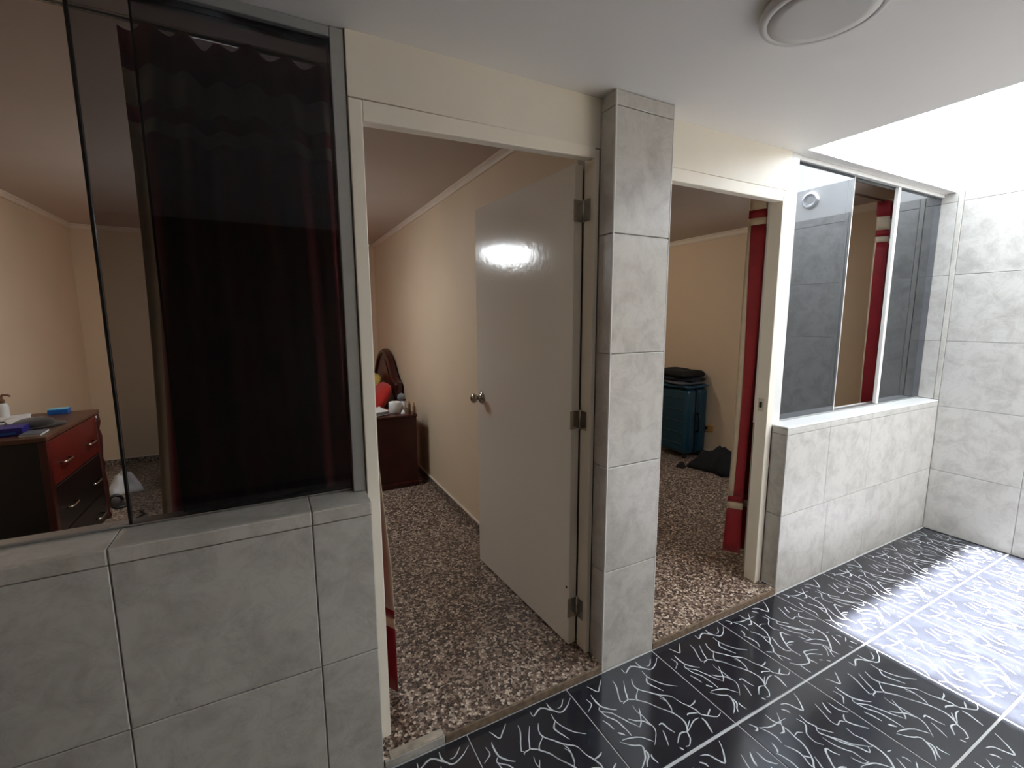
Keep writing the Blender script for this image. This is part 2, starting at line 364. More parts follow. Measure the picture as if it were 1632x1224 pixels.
struct('wall_back', boxes((-1.84, XR+.12, 4.50, 4.62, 0, TOPZ)), 'cream_wall', 'cream back wall of the bedrooms', 'wall')
struct('wall_partition', boxes((1.20, 1.32, .2405, 4.50, 0, TOPZ)), 'cream_wall', 'cream wall beside the open white door', 'wall')
struct('wall_bedroom_left', boxes((-1.72, -1.60, .185, 4.50, 0, TOPZ)), 'cream_wall', 'cream bedroom wall behind the dresser', 'wall')
# cornices and skirtings
def cornice(name, p0, p1, nx, ny, z0, z1, label):
    bm = bmesh.new(); d = .032
    prof = [(0, z0), (.012, z0), (.02, z0+.012), (d-.012, z1-.014), (d, z1-.008), (d, z1), (0, z1)]
    A = [bm.verts.new((p0[0]+nx*o, p0[1]+ny*o, z)) for o, z in prof]; B = [bm.verts.new((p1[0]+nx*o, p1[1]+ny*o, z)) for o, z in prof]
    n = len(prof)
    for k in range(n): bm.faces.new((A[k], A[(k+1) % n], B[(k+1) % n], B[k]))
    bm.faces.new(A[::-1]); bm.faces.new(B); bmesh.ops.recalc_face_normals(bm, faces=bm.faces)
    struct(name, bm, 'plaster_trim', label, 'cornice')
cornice('trim_3', (1.20, .241), (1.20, 4.50), -1, 0, 2.362, 2.40, 'pale cornice above the open door, running back along the wall')
cornice('trim_4', (-1.60, 4.50), (1.15, 4.50), 0, -1, 2.362, 2.40, 'pale cornice along the back wall seen through the left window')
cornice('trim_5', (-1.60, .186), (-1.60, 4.45), 1, 0, 2.362, 2.40, 'pale cornice above the dresser wall')
cornice('trim_6', (XR-.01, .21), (XR-.01, 4.50), -1, 0, 2.29, 2.345, 'pale cornice above the suitcase wall')
def skirt(name, x0, x1, y0, y1, label):
    o = struct(name, boxes((x0, x1, y0, y1, ZT, ZT+.062)), 'terrazzo_skirting', label, 'baseboard')
    obj('skirting_top', boxes((x0, x1, y0, y1, ZT+.062, ZT+.070)), 'plaster_trim', o)
skirt('baseboard_partition', 1.188, 1.20, .241, 4.50, 'dark terrazzo skirting beside the nightstand')
skirt('baseboard_back', -1.588, 1.186, 4.488, 4.50, 'dark terrazzo skirting along the bedroom back wall')
skirt('baseboard_left', -1.60, -1.588, .21, 4.487, 'dark terrazzo skirting behind the dresser')
skirt('baseboard_right', XR-.022, XR-.01, .21, 4.50, 'dark terrazzo skirting behind the suitcase')

# header panels over the doors
def header(name, x0, x1, z0, label):
    return struct(name, bbox(x0, x1, YP+.002, .20, z0, H, .0015, 1), 'panel_paint', label, 'wall')
header('wall_header_left', .2465, XP1+.008, 2.135, 'white painted panel over the open door')
header('wall_header_right', XP2-.008, XW+.0005, 2.124, 'white painted panel over the doorway beside the sliding window')

# doors
def door_root(name, label):
    o = empty(name); o['kind'] = 'structure'; o['label'] = label; o['category'] = 'door'; return o
def jamb(root, x0, x1, z1, stop_side):
    j = obj('jamb', bbox(x0, x1, YP, .155, ZT, z1, .003, 2), 'frame_paint', root)
    return j
d1 = door_root('door_1', 'white glossy door opened inward, with a round steel knob')
jamb(d1, .2465, .286, 2.13, 1)
jR = jamb(d1, 1.137, XP1-.001, 2.13, -1)
# head of the frame, sagging a little to the left as built
bm = bmesh.new(); vs = box(bm, .286, 1.137, YP, .130, 2.072, 2.131)
for v in vs:
    if v.co.z < 2.1 and v.co.x > 1: v.co.z = 2.096
    if v.co.z > 2.1 and v.co.x > 1: v.co.z = 2.138
obj('frame_head', bev(bm, .003), 'frame_paint', d1)
def leaf(root, hinge, ang, w, z0, z1, side, mat='door_gloss', knob=True):
    """leaf in local coords: runs along +y from the hinge, thickness towards -x"""
    lf = obj('leaf', bbox(-.040, 0, 0, w, z0, z1, .003, 2), mat, root); lf.location = (hinge[0], hinge[1], 0); lf.rotation_euler = (0, 0, ang)
    if knob:
        for sx in (-1, 1):
            x0 = -.040 if sx < 0 else 0
            bm = bmesh.new(); lathe(bm, [(.033, x0), (.033, x0+sx*.006), (.024, x0+sx*.010), (.011, x0+sx*.013), (.011, x0+sx*.030), (.02, x0+sx*.036), (.027, x0+sx*.046), (.027, x0+sx*.056), (.019, x0+sx*.064), (.010, x0+sx*.066)], 28, (0, w-.055, 1.055), 'x')
            bmesh.ops.recalc_face_normals(bm, faces=bm.faces)
            k = obj('knob', bm, 'steel', lf, True)
            bm = bmesh.new(); lathe(bm, [(.007, x0+sx*.066), (.007, x0+sx*.069)], 14, (0, w-.055, 1.055), 'x'); bmesh.ops.recalc_face_normals(bm, faces=bm.faces)
            obj('key_button', bm, 'dark_metal', k)
    return lf
def hinge(parent, x, y, z0, z1, xj=None):
    bm = bmesh.new(); box(bm, x-.047, x-.004, y-.0022, y+.001, z0, z1)
    h = obj('hinge', bm, 'steel', parent)
    bm = bmesh.new(); lathe(bm, [(.006, z0-.003), (.006, z1+.003)], 12, (x, y-.004, 0)); obj('hinge_pin', bm, 'steel', h, True)
    xj = x if xj is None else xj; bm = bmesh.new(); box(bm, xj-.0022, xj+.001, y-.047, y-.004, z0, z1); obj('hinge_plate', bm, 'steel', h)
    return h
lf1 = leaf(d1, (1.134, .160), math.radians(3.2), .872, .045, 2.092, -1)
for z0, z1 in ((1.876, 1.958), (1.036, 1.114), (.178, .268)): hinge(d1, 1.1355, .158, z0, z1)
bm = bmesh.new(); lathe(bm, [(.006, -.0405), (.006, -.0415)], 12, (0, .018, .315), 'x'); bmesh.ops.recalc_face_normals(bm, faces=bm.faces)
obj('screw_hole', bm, 'dark_metal', lf1)

d2 = door_root('door_2', 'cream door frame around the doorway next to the sliding window')
jamb(d2, XP2+.002, 1.525, 2.122, 1)
j2 = jamb(d2, 2.302, XW-.001, 2.122, -1)
obj('frame_head', bbox(1.525, 2.302, YP, .130, 2.070, 2.123, .003, 2), 'frame_paint', d2)
sp = obj('strike_plate', boxes((2.3005, 2.3025, .112, .142, 1.005, 1.07)), 'steel', j2)
obj('latch_hole', boxes((2.2998, 2.3012, .119, .135, 1.022, 1.053)), 'dark_metal', j2)
lf2 = leaf(d2, (1.570, .160), math.radians(2), .735, .045, 2.066, 1)
for z0, z1 in ((1.876, 1.958), (1.036, 1.114), (.178, .268)): hinge(d2, 1.572, .158, z0, z1, 1.5262)

# windows
w1 = empty('window_1'); w1['kind'] = 'structure'; w1['label'] = 'window with smoked sliding panes over the tiled half wall, left half open'; w1['category'] = 'window'
obj('window_frame', bbox(.206, .2445, YG-.022, .185, .947, H-.001, .003, 2), 'aluminium', w1)
obj('top_rail', bbox(-1.249, .206, YG-.02, .175, 2.283, H-.001, .003, 2), 'aluminium', w1)
obj('window_frame', bbox(-1.249, -1.215, YG-.022, .185, .947, 2.283, .003, 2), 'aluminium', w1)
obj('bottom_track', bbox(-1.215, .206, YG+.006, .165, .947, .955, .002, 1), 'aluminium', w1)
pa = obj('pane', boxes((-.357, .205, YG-.003, YG+.003, .956, 2.283)), 'glass_tinted', w1)
obj('pane_edge', bbox(-.365, -.357, YG-.004, YG+.004, .956, 2.283, .001, 1), 'dark_metal', pa)
pb = obj('pane', boxes((-.245, .205, YG+.027, YG+.033, .956, 2.283)), 'glass_tinted', w1)
obj('pane_edge', bbox(-.250, -.245, YG+.027, YG+.033, .956, 2.283, .001, 1), 'dark_metal', pb)

w2 = empty('window_2'); w2['kind'] = 'structure'; w2['label'] = 'sliding window with grey reflective panes, open in the middle'; w2['category'] = 'window'
obj('window_frame', bbox(2.353, 2.4235, YP+.006, .20, .933, H-.001, .002, 1), 'white_metal', w2)
obj('top_rail', bbox(2.4235, XR-.009, YG-.016, .165, 2.290, H-.0005, .002, 1), 'white_metal', w2)
obj('track_lip', bbox(2.4235, XR-.009, YG+.010, YG+.016, 2.270, 2.290, .001, 1), 'dark_metal', w2)
obj('bottom_track', bbox(2.4235, XR-.009, YG-.006, .15, .9325, .941, .002, 1), 'aluminium', w2)
p = obj('pane', boxes((2.4245, 2.985, YG-.0025, YG+.0025, .942, 2.288)), 'glass_smoke', w2)
obj('pane_edge', bbox(2.985, 2.991, YG-.004, YG+.004, .942, 2.288, .001, 1), 'white_metal', p)
p = obj('pane', boxes((3.50, XR-.010, YG-.0025, YG+.0025, .942, 2.288)), 'glass_smoke', w2)
obj('stile', bbox(3.472, 3.50, YG-.010, YG+.012, .942, 2.288, .002, 1), 'white_metal', p)

# ------------------------------------------------------------------ lamps
cl = empty('ceiling_lamp', (1.3345, -.600, H)); tag(cl, 'round flat white ceiling lamp, switched off, on the corridor ceiling', 'lamp')
bm = bmesh.new(); lathe(bm, [(.118, -.0005), (.118, -.010)], 48); bmesh.ops.recalc_face_normals(bm, faces=bm.faces); obj('mounting_base', bm, 'lamp_white', cl, False)
bm = bmesh.new(); lathe(bm, [(.140, -.010), (.147, -.012), (.1475, -.028), (.144, -.033), (.129, -.034), (.1275, -.031)], 64); bmesh.ops.recalc_face_normals(bm, faces=bm.faces); obj('rim', bm, 'lamp_white', cl, True)
bm = bmesh.new(); lathe(bm, [(.1265, -.029), (.1265, -.0345), (.10, -.0355), (.05, -.036)], 64); bmesh.ops.recalc_face_normals(bm, faces=bm.faces); obj('diffuser', bm, 'lamp_white', cl, True)

# lit pendant lamp of the left bedroom (mirrored in the glossy door)
emit('led_white', (.93, .97, 1, 1), ROOM_LAMP)
LX, LY, LZ = -.06, 2.35, 2.12
pd = empty('pendant_lamp', (LX, LY, LZ)); tag(pd, 'lit white bowl-shaped pendant lamp hanging in the bedroom behind the dark curtain', 'lamp')
bm = bmesh.new(); tube(bm, [(0, 0, .06), (0, 0, 2.3985-LZ)], .004); obj('cord', bm, 'plastic_white', pd)
bm = bmesh.new(); lathe(bm, [(.045, 2.385-LZ), (.045, 2.3995-LZ)], 24); obj('ceiling_rose', bm, 'plastic_white', pd)
bm = bmesh.new(); lathe(bm, [(.018, .075), (.022, .04), (.05, .03), (.225, .016), (.225, .004), (.215, .002)], 40); bmesh.ops.recalc_face_normals(bm, faces=bm.faces); obj('lamp_shade', bm, 'plastic_white', pd, True)
bm = bmesh.new(); lathe(bm, [(.214, .001), (.212, -.02), (.19, -.06), (.15, -.09), (.09, -.11), (.03, -.117)], 40); bmesh.ops.recalc_face_normals(bm, faces=bm.faces); obj('diffuser', bm, 'led_white', pd, True)

# added, unseen flat lamp that brightens the right bedroom
emit('fill_warm', (1, .90, .76, 1), 6)
bl = empty('ceiling_lamp', (2.55, 2.55, 2.345)); tag(bl, 'added round ceiling lamp, out of view, brightening the bedroom with the suitcase', 'lamp')  # added unseen fill lamp, unlike the corridor's ceiling_lamp
bm = bmesh.new(); lathe(bm, [(.15, -.0005), (.152, -.02), (.146, -.034)], 48); bmesh.ops.recalc_face_normals(bm, faces=bm.faces); obj('rim', bm, 'lamp_white', bl, True)
bm = bmesh.new(); lathe(bm, [(.138, -.033), (.13, -.038), (.05, -.041)], 48); bmesh.ops.recalc_face_normals(bm, faces=bm.faces); obj('diffuser', bm, 'fill_warm', bl, True)
ld = bpy.data.lights.new('bedroom_fill', 'POINT'); lo = bpy.data.objects.new('bedroom_fill', ld); COL.objects.link(lo); lo.parent = bl; lo.location = (0, 0, -.10)
ld.energy = ROOM2_FILL; ld.shadow_soft_size = .06; ld.color = (1, .90, .78)

# round cap on the shaft wall, mirrored in the sliding pane
vc = empty('vent_cap', (XR-.006, -.75, 2.465)); tag(vc, 'round white vent cap on the skylight shaft wall', 'vent')
bm = bmesh.new(); lathe(bm, [(.065, 0), (.065, -.02), (.055, -.028), (.045, -.028), (.042, -.016)], 32, (0, 0, 0), 'x'); bmesh.ops.recalc_face_normals(bm, faces=bm.faces); obj('rim', bm, 'plastic_white', vc, True)
bm = bmesh.new(); lathe(bm, [(.041, 0), (.041, -.014), (.02, -.018)], 32, (0, 0, 0), 'x'); bmesh.ops.recalc_face_normals(bm, faces=bm.faces); obj('centre_plate', bm, 'lamp_white', vc, True)

# ------------------------------------------------------------------ curtains
def curtain(name, label, surf, parts, rod=None):
    root = empty(name, surf(.5, 1)); tag(root, label, 'curtain'); off = Vector(surf(.5, 1))
    for nm, mat, s0, s1, t0, t1 in parts:
        ns = max(2, int((s1-s0)*90)); nt = max(2, int((t1-t0)*36)); bm = bmesh.new()
        g = [[bm.verts.new(Vector(surf(s0+(s1-s0)*i/ns, t0+(t1-t0)*j/nt))-off) for i in range(ns+1)] for j in range(nt+1)]
        for j in range(nt):
            for i in range(ns): bm.faces.new((g[j][i], g[j+1][i], g[j+1][i+1], g[j][i+1]))
        o = obj(nm, bm, mat, root, True)
        sd = o.modifiers.new('thickness', 'SOLIDIFY'); sd.thickness = .0018; sd.offset = 0
    if rod:
        bm = bmesh.new(); tube(bm, [Vector(rod[0])-off, Vector(rod[1])-off], .008, 12); obj('curtain_rod', bm, 'steel', root, True)
    return root
def panels(left_border, right_border, b=.10):
    P = []
    s0 = b if left_border else 0; s1 = 1-b if right_border else 1
    P += [('heading_band', 'curtain_red', 0, 1, 0, .045), ('stripe', 'curtain_cream', 0, 1, .045, .085), ('band', 'curtain_red', 0, 1, .085, .105), ('stripe', 'curtain_cream', 0, 1, .105, .122)]
    P += [('fabric', 'curtain_red', s0, s1, .122, .84)]
    if left_border: P.append(('border', 'curtain_cream', 0, s0, .122, .84))
    if right_border: P.append(('border', 'curtain_cream', s1, 1, .122, .84))
    P += [('band', 'curtain_red', 0, 1, .84, .856), ('stripe', 'curtain_cream', 0, 1, .856, .875), ('hem_band', 'curtain_red', 0, 1, .875, 1)]
    return P
def s1f(s, t):
    xl = -.30-.045*t; xr = .255+.085*min(1, t*1.3)
    a = .028+.014*t
    return (xl+(xr-xl)*s+.010*math.sin(9*s+5*t), .265+a*math.sin(2*math.pi*6.5*s+.5*math.sin(3*t)+.4)+.012*math.sin(21*s+4*t), 2.27-(2.27-.05)*t+.006*math.sin(13*s))
curtain('curtain', 'dark red curtain hanging in folds behind the smoked left window', s1f, panels(True, True, .06), ((-1.5, .265, 2.285), (1.0, .265, 2.285)))
def s2f(s, t):
    xl = 2.335-.035*t*t; xr = 2.60+.03*t
    return (xl+(xr-xl)*s, .262+(.028+.012*t)*math.sin(2*math.pi*3.2*s+.9+.6*t)+.008*math.sin(17*s+6*t), 2.25-(2.25-.125)*t+.004*math.sin(11*s))
curtain('curtain', 'bright red curtain with cream borders hanging just inside the right doorway', s2f, panels(True, True, .07), ((2.25, .262, 2.262), (4.05, .262, 2.262)))
def s3f(s, t):
    k = math.exp(-((t-.09)/.07)**2)*.03
    xl = 3.575+.12*max(0, t-.05)+k*.6; xr = 3.93-.02*t
    return (xl+(xr-xl)*s+.006*math.sin(7*t+5*s), .250+(.026+.012*t)*math.sin(2*math.pi*3.6*s+.3+.8*t), 2.25-(2.25-.125)*t+.004*math.sin(11*s))
curtain('curtain', 'red curtain with cream edge gathered beside the open middle of the sliding window', s3f, panels(True, False, .06))

# ------------------------------------------------------------------ left bedroom: dresser
DX0, DX1, DY0, DY1, DZ = -1.585, -1.11, 1.90, 2.79, .88
dr = empty('dresser', ((DX0+DX1)/2, (DY0+DY1)/2, ZT)); tag(dr, 'dark dresser with a red-brown top drawer, shade painted on the lower ones, and metal handles behind the left window', 'dresser')
W, D = DX1-DX0, DY1-DY0; hz = DZ-ZT
obj('body', bev(boxes((-W/2, W/2-.022, -D/2+.015, D/2-.015, .05, hz-.03)), .004), 'black_shaded_wood', dr)
obj('top', bbox(-W/2, W/2+.012, -D/2, D/2, hz-.03, hz, .008, 3), 'top_wood', dr)
obj('plinth', bbox(-W/2+.01, W/2-.05, -D/2+.03, D/2-.03, 0, .05, .003), 'black_shaded_wood', dr)
zz = [hz-.036, hz-.30, hz-.58, .06]
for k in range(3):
    d = obj('drawer', bbox(W/2-.022, W/2, -D/2+.06, D/2-.06, zz[k+1]+.005, zz[k], .005, 2), 'cherry_wood' if k < 1 else 'black_shaded_wood', dr)  # drawers below the top one: shadow put into their near-black colour
    hzz = (zz[k]+zz[k+1])/2-.02
    for sy in (-.21, .21):
        bm = bmesh.new(); tube(bm, [(W/2, sy-.06, hzz), (W/2+.022, sy-.055, hzz), (W/2+.026, sy-.03, hzz), (W/2+.026, sy+.03, hzz), (W/2+.022, sy+.055, hzz), (W/2, sy+.06, hzz)], .006, 8)
        obj('handle', bm, 'steel', d, True)
obj('corner_stile', bbox(W/2-.03, W/2+.004, -D/2+.012, -D/2+.058, .05, hz-.031, .004), 'dark_wood', dr)
for sy in (1,):   # turned corner post
    pr = [(.022, .05), (.026, .08), (.018, .10), (.026, .20), (.030, .30), (.020, .40), (.029, .46), (.019, .50), (.027, .60), (.030, .66), (.019, .71), (.031, .76), (.024, hz-.031)]
    bm = bmesh.new(); lathe(bm, pr, 16, (W/2-.012, sy*(D/2-.03), 0)); obj('corner_post', bm, 'dark_wood', dr, True)
# things on the dresser
b = empty('small_box', (-1.285, 2.72, DZ), .1); tag(b, 'small bright blue box on the far corner of the dresser', 'box')
obj('carton', bbox(-.05, .05, -.045, .045, 0, .032, .002), 'plastic_blue', b); obj('lid_panel', bbox(-.048, .048, -.043, .043, .032, .034, .001), 'label_cyan', b)
h = empty('cap', (-1.265, 2.28, DZ), .2); tag(h, 'dark flat felt cap lying on the dresser top', 'cap')
bm = bmesh.new(); lathe(bm, [(.105, 0), (.11, .012), (.10, .032), (.07, .044), (.02, .048)], 28)
for v in bm.verts: v.co.x *= .85
obj('crown', bm, 'felt_dark', h, True)
bm = bmesh.new(); lathe(bm, [(.10, .001), (.135, .002), (.138, .006), (.10, .010)], 28); obj('brim', bm, 'felt_dark', h, True)
b = empty('packet', (-1.31, 2.04, DZ), .12); tag(b, 'dark blue packet at the near edge of the dresser', 'packet')
obj('carton', bbox(-.10, .085, -.05, .09, 0, .045, .004), 'box_navy', b); obj('print_strip', bbox(-.08, .06, -.0512, -.05, .012, .022, .0003, 1), 'plastic_blue', b)
b = empty('notebook', (-1.185, 2.02, DZ), .05); tag(b, 'pale closed notebook beside the dark blue packet', 'notebook')
obj('pages', bbox(-.038, .048, -.07, .06, 0, .010, .001), 'paper', b); obj('cover', bbox(-.04, .05, -.072, .062, .010, .012, .0006, 1), 'cloth_grey', b)
for k, (x, y, rz_, lab) in enumerate(((-1.49, 2.66, .3, 'white sheet of paper on the dresser nearest the bottle'), (-1.43, 2.50, -.2, 'white sheet of paper on the dresser nearest the dark cap'))):
    bm = bmesh.new(); n = 6
    g = [[bm.verts.new((-.08+.16*i/n, -.11+.22*j/n, .002+.001*k+.004*abs(math.sin(i*.9+j*.7+k)))) for i in range(n+1)] for j in range(n+1)]
    for j in range(n):
        for i in range(n): bm.faces.new((g[j][i], g[j][i+1], g[j+1][i+1], g[j+1][i]))
    o = obj('paper_sheet', bm, 'paper', None, True); o.location = (x, y, DZ); o.rotation_euler = (0, 0, rz_); tag(o, lab, 'paper')
    sd = o.modifiers.new('thickness', 'SOLIDIFY'); sd.thickness = .0008; sd.offset = 1
b = empty('pump_bottle', (-1.545, 2.70, DZ)); tag(b, 'white and brown pump bottle standing at the wall end of the dresser', 'bottle')
bm = bmesh.new(); lathe(bm, [(.026, 0), (.028, .006), (.028, .075), (.022, .09), (.012, .096)], 24); obj('bottle_body', bm, 'plastic_white', b, True)
bm = bmesh.new(); lathe(bm, [(.014, .096), (.014, .118), (.006, .12), (.006, .14)], 16); obj('cap', bm, 'brown_plastic', b, True)
bm = bmesh.new(); tube(bm, [(0, 0, .14), (.004, 0, .148), (.03, 0, .146), (.042, 0, .136)], .006, 10); obj('pump_spout', bm, 'brown_plastic', b, True)
bm = bmesh.new(); tube(bm, [(-1.50, 2.30, DZ+.005), (-1.44, 2.36, DZ+.005), (-1.43, 2.33, DZ+.005), (-1.425, 2.40, DZ+.005), (-1.45, 2.44, DZ+.013), (-1.49, 2.42, DZ+.013), (-1.53, 2.36, DZ+.005)], .004, 8)
tag(obj('charging_cable', bm, 'plastic_black', None, True), 'thin black cable curled on the dresser top', 'cable')
# on the floor by the dresser
def crumple(name, mat, label, cat, c, rx, ry, hgt, seed, rz_=0, n=26, sharp=1.0):
    rnd = random.Random(seed); bm = bmesh.new(); ph = [(rnd.uniform(2, 9), rnd.uniform(2, 9), rnd.uniform(0, 6), rnd.uniform(.3, 1)) for _ in range(7)]
    rings = []
    for j in range(1, 10):
        t = j/9; ring = []
        for k in range(n):
            a = 2*math.pi*k/n; lob = 1+.16*math.sin(3*a+seed)+.11*math.sin(5*a+2*seed)+.07*math.sin(9*a+seed)
            r = t*lob; x, y = rx*r*math.cos(a), ry*r*math.sin(a)
            hh = (1-t**2.2)*hgt+sum(math.sin(p*x*9/rx*.2+q*y*9/ry*.2+o)*w for p, q, o, w in ph)*.10*hgt*(1-t**3)*sharp
            ring.append(bm.verts.new((x, y, max(.004, hh) if j < 9 else .001)))
        rings.append(ring)
    c0 = bm.verts.new((0, 0, hgt))
    for k in range(n): bm.faces.new((c0, rings[0][k], rings[0][(k+1) % n]))
    for a, b2 in zip(rings, rings[1:]):
        for k in range(n): bm.faces.new((a[k], b2[k], b2[(k+1) % n], a[(k+1) % n]))
    bm.faces.new(rings[-1][::-1])
    o = obj(name, bm, mat, None, True); o.location = c; o.rotation_euler = (0, 0, rz_); tag(o, label, cat); return o
crumple('plastic_bag', 'plastic_white', 'crumpled white plastic bag on the floor beyond the dresser', 'bag', (-1.19, 3.52, ZT), .13, .10, .15, 3, .4, sharp=1.5)
sh = empty('sandal', (-1.17, 3.20, ZT), .5); tag(sh, 'black sandal on the floor beside the dresser', 'sandal')
bm = bbox(-.045, .045, -.13, .13, 0, .02, .008, 2); obj('sole', bm, 'plastic_black', sh, True)
bm = bmesh.new(); tube(bm, [(-.045, .03, .015), (-.035, .04, .05), (0, .05, .065), (.035, .04, .05), (.045, .03, .015)], .012, 8); obj('strap', bm, 'plastic_black', sh, True)
bm = bmesh.new(); tube(bm, [(-.98, 2.95, ZT+.006), (-.93, 2.86, ZT+.006), (-.97, 2.78, ZT+.006), (-.93, 2.68, ZT+.006), (-.98, 2.60, ZT+.006)], .006, 8)
tag(obj('bag_strap', bm, 'plastic_black', None, True), 'thin black strap lying on the floor by the dresser foot', 'strap')

# ------------------------------------------------------------------ left bedroom: nightstand and bed
NZ = .68
ns_ = empty('nightstand', (.875, 2.66, ZT)); tag(ns_, 'dark cherry nightstand with small things on top, seen through the open door', 'nightstand')
nh = NZ-ZT
obj('body', bbox(-.205, .215, -.185, .19, .05, nh-.022, .004), 'dark_wood', ns_)
obj('top', bbox(-.215, .222, -.195, .2, nh-.022, nh, .006, 3), 'dark_wood', ns_)
obj('plinth', bbox(-.200, .218, -.190, .19, 0, .042, .003), 'dark_wood', ns_)
obj('plinth_moulding', bbox(-.208, .221, -.194, .192, .042, .050, .002), 'cherry_wood', ns_)
for k in range(2):
    d = obj('drawer', bbox(-.218, -.206, -.17, .175, .08+.265*k, .325+.265*k, .004), 'dark_wood', ns_)
    bm = bmesh.new(); lathe(bm, [(.007, -.218), (.007, -.232), (.014, -.238), (.012, -.246)], 16, (0, 0, .20+.265*k), 'x'); bmesh.ops.recalc_face_normals(bm, faces=bm.faces); obj('knob', bm, 'steel', d, True)
tr = empty('toilet_roll', (.945, 2.635, NZ)); tag(tr, 'white toilet paper roll standing on the nightstand', 'toilet roll')
bm = bmesh.new(); lathe(bm, [(.021, 0), (.052, 0), (.054, .003), (.054, .092), (.052, .095), (.021, .095)], 32, caps=False); obj('paper', bm, 'paper', tr, True)
bm = bmesh.new(); lathe(bm, [(.0205, .095), (.0205, 0), (.0195, 0), (.0195, .095)], 24, caps=False); obj('core', bm, 'brown_plastic', tr, True)
b = empty('lotion_bottle', (1.02, 2.62, NZ)); tag(b, 'slim white bottle with a black cap on the nightstand', 'bottle')
bm = bmesh.new(); lathe(bm, [(.018, 0), (.02, .004), (.02, .095), (.014, .105)], 20); obj('bottle_body', bm, 'plastic_white', b, True)
bm = bmesh.new(); lathe(bm, [(.0205, .105), (.0205, .116), (.018, .118)], 20); obj('cap', bm, 'plastic_black', b, True)
b = empty('round_mirror', (1.045, 2.80, NZ)); tag(b, 'small silver round mirror behind the bottles on the nightstand', 'mirror')
bm = bmesh.new(); lathe(bm, [(.03, 0), (.03, .006), (.006, .012), (.006, .07)], 20); obj('stand', bm, 'silver_plastic', b, True)
bm = bmesh.new(); lathe(bm, [(.034, -.005), (.037, 0), (.034, .005)], 28, (0, 0, .105), 'y'); bmesh.ops.recalc_face_normals(bm, faces=bm.faces); obj('mirror_disc', bm, 'silver_plastic', b, True)
for x, y, hh, lab in ((1.052, 2.56, .112, 'brown bottle next to the white bottle on the nightstand'), (1.078, 2.50, .10, 'thin brown bottle at the wall edge of the nightstand')):
    b = empty('brown_bottle', (x, y, NZ)); tag(b, lab, 'bottle', 'small brown bottles on the nightstand')
    bm = bmesh.new(); lathe(bm, [(.012, 0), (.013, .004), (.013, hh*.68), (.006, hh*.78)], 16); obj('bottle_body', bm, 'brown_plastic', b, True)
    bm = bmesh.new(); lathe(bm, [(.0065, hh*.78), (.0065, hh), (.005, hh+.002)], 12); obj('cap', bm, 'outlet_beige', b, True)
crumple('tissue', 'paper', 'small crumpled tissue in front of the white bottle', 'tissue', (.995, 2.545, NZ), .022, .02, .028, 5, n=16)
b = empty('phone_case', (.80, 2.575, NZ), .35); tag(b, 'dark flat wallet on the front edge of the nightstand', 'wallet')
obj('cover', bbox(-.07, .07, -.045, .045, 0, .014, .004, 2), 'felt_dark', b); obj('edge_strip', bbox(-.068, .068, -.0465, -.045, .004, .010, .0006, 1), 'paper', b)
bm = bmesh.new(); n = 8
g = [[bm.verts.new((-.10+.2*i/n, -.07+.14*j/n, .001+.022*(j/n)**2+.003*math.sin(i*.8))) for i in range(n+1)] for j in range(n+1)]
for j in range(n):
    for i in range(n): bm.faces.new((g[j][i], g[j][i+1], g[j+1][i+1], g[j+1][i]))
o = obj('paper_sheet', bm, 'paper', None, True); o.location = (.80, 2.75, NZ+.001); o.rotation_euler = (0, 0, .5); tag(o, 'curling white sheet of paper beside the toilet roll', 'paper')
sd = o.modifiers.new('thickness', 'SOLIDIFY'); sd.thickness = .0008; sd.offset = 1

bed = empty('bed', (.2, 3.88, ZT)); tag(bed, 'bed with an arched dark wood headboard and red blanket', 'bed')
bx, by = .2, 3.88
# arched headboard in the plane x = const: ogee outline
OG = [(0, 1.140), (.07, 1.134), (.2, 1.118), (.34, 1.088), (.48, 1.040), (.637, .950), (.74, .89), (.83, .848), (.93, .824), (1, .820)]
def ogee(s):   # s in -1..1 -> height
    a = abs(s)
    for (p, u), (q, v) in zip(OG, OG[1:]):
        if a <= q: return u+(v-u)*(a-p)/(q-p)
    return OG[-1][1]
def hb(bm, x0, x1, half, base, top, n=40):
    F = []; B = []
    for i in range(n+1):
        s = -1+2*i/n; y = s*half; z = top(s)
        F.append((bm.verts.new((x0, y, base)), bm.verts.new((x0, y, z)))); B.append((bm.verts.new((x1, y, base)), bm.verts.new((x1, y, z))))
    for i in range(n):
        bm.faces.new((F[i][0], F[i][1], F[i+1][1], F[i+1][0])); bm.faces.new((B[i][0], B[i+1][0], B[i+1][1], B[i][1]))
        bm.faces.new((F[i][1], B[i][1], B[i+1][1], F[i+1][1])); bm.faces.new((F[i][0], F[i+1][0], B[i+1][0], B[i][0]))
    for k in (0, n): bm.faces.new((F[k][0], B[k][0], B[k][1], F[k][1]))
    bmesh.ops.recalc_face_normals(bm, faces=bm.faces)
bm = bmesh.new(); hb(bm, .935, .975, .60, .05, ogee); hbo = obj('headboard', bm, 'dark_wood', bed)
bm = bmesh.new(); pts = [(.932, s*.585, ogee(s)-.025) for s in [-1+k/20 for k in range(41)]]; tube(bm, pts, .022, 8); obj('headboard_moulding', bm, 'dark_wood', hbo, True)
bm = bmesh.new(); hb(bm, .928, .936, .46, .35, lambda s: .66+.36*(math.cos(math.pi*abs(s))*.5+.5)); obj('headboard_panel', bm, 'cherry_wood', hbo)
for sy in (-1, 1):
    obj('side_rail', bbox(-.98, .935, sy*.56-.02, sy*.56+.02, .16, .32, .005), 'dark_wood', bed)
    obj('leg', bbox(-.98, -.91, sy*.55-.03, sy*.55+.03, 0, .16, .005), 'dark_wood', bed)
obj('footboard', bbox(-1.0, -.96, -.60, .60, .05, .50, .01, 2), 'dark_wood', bed)
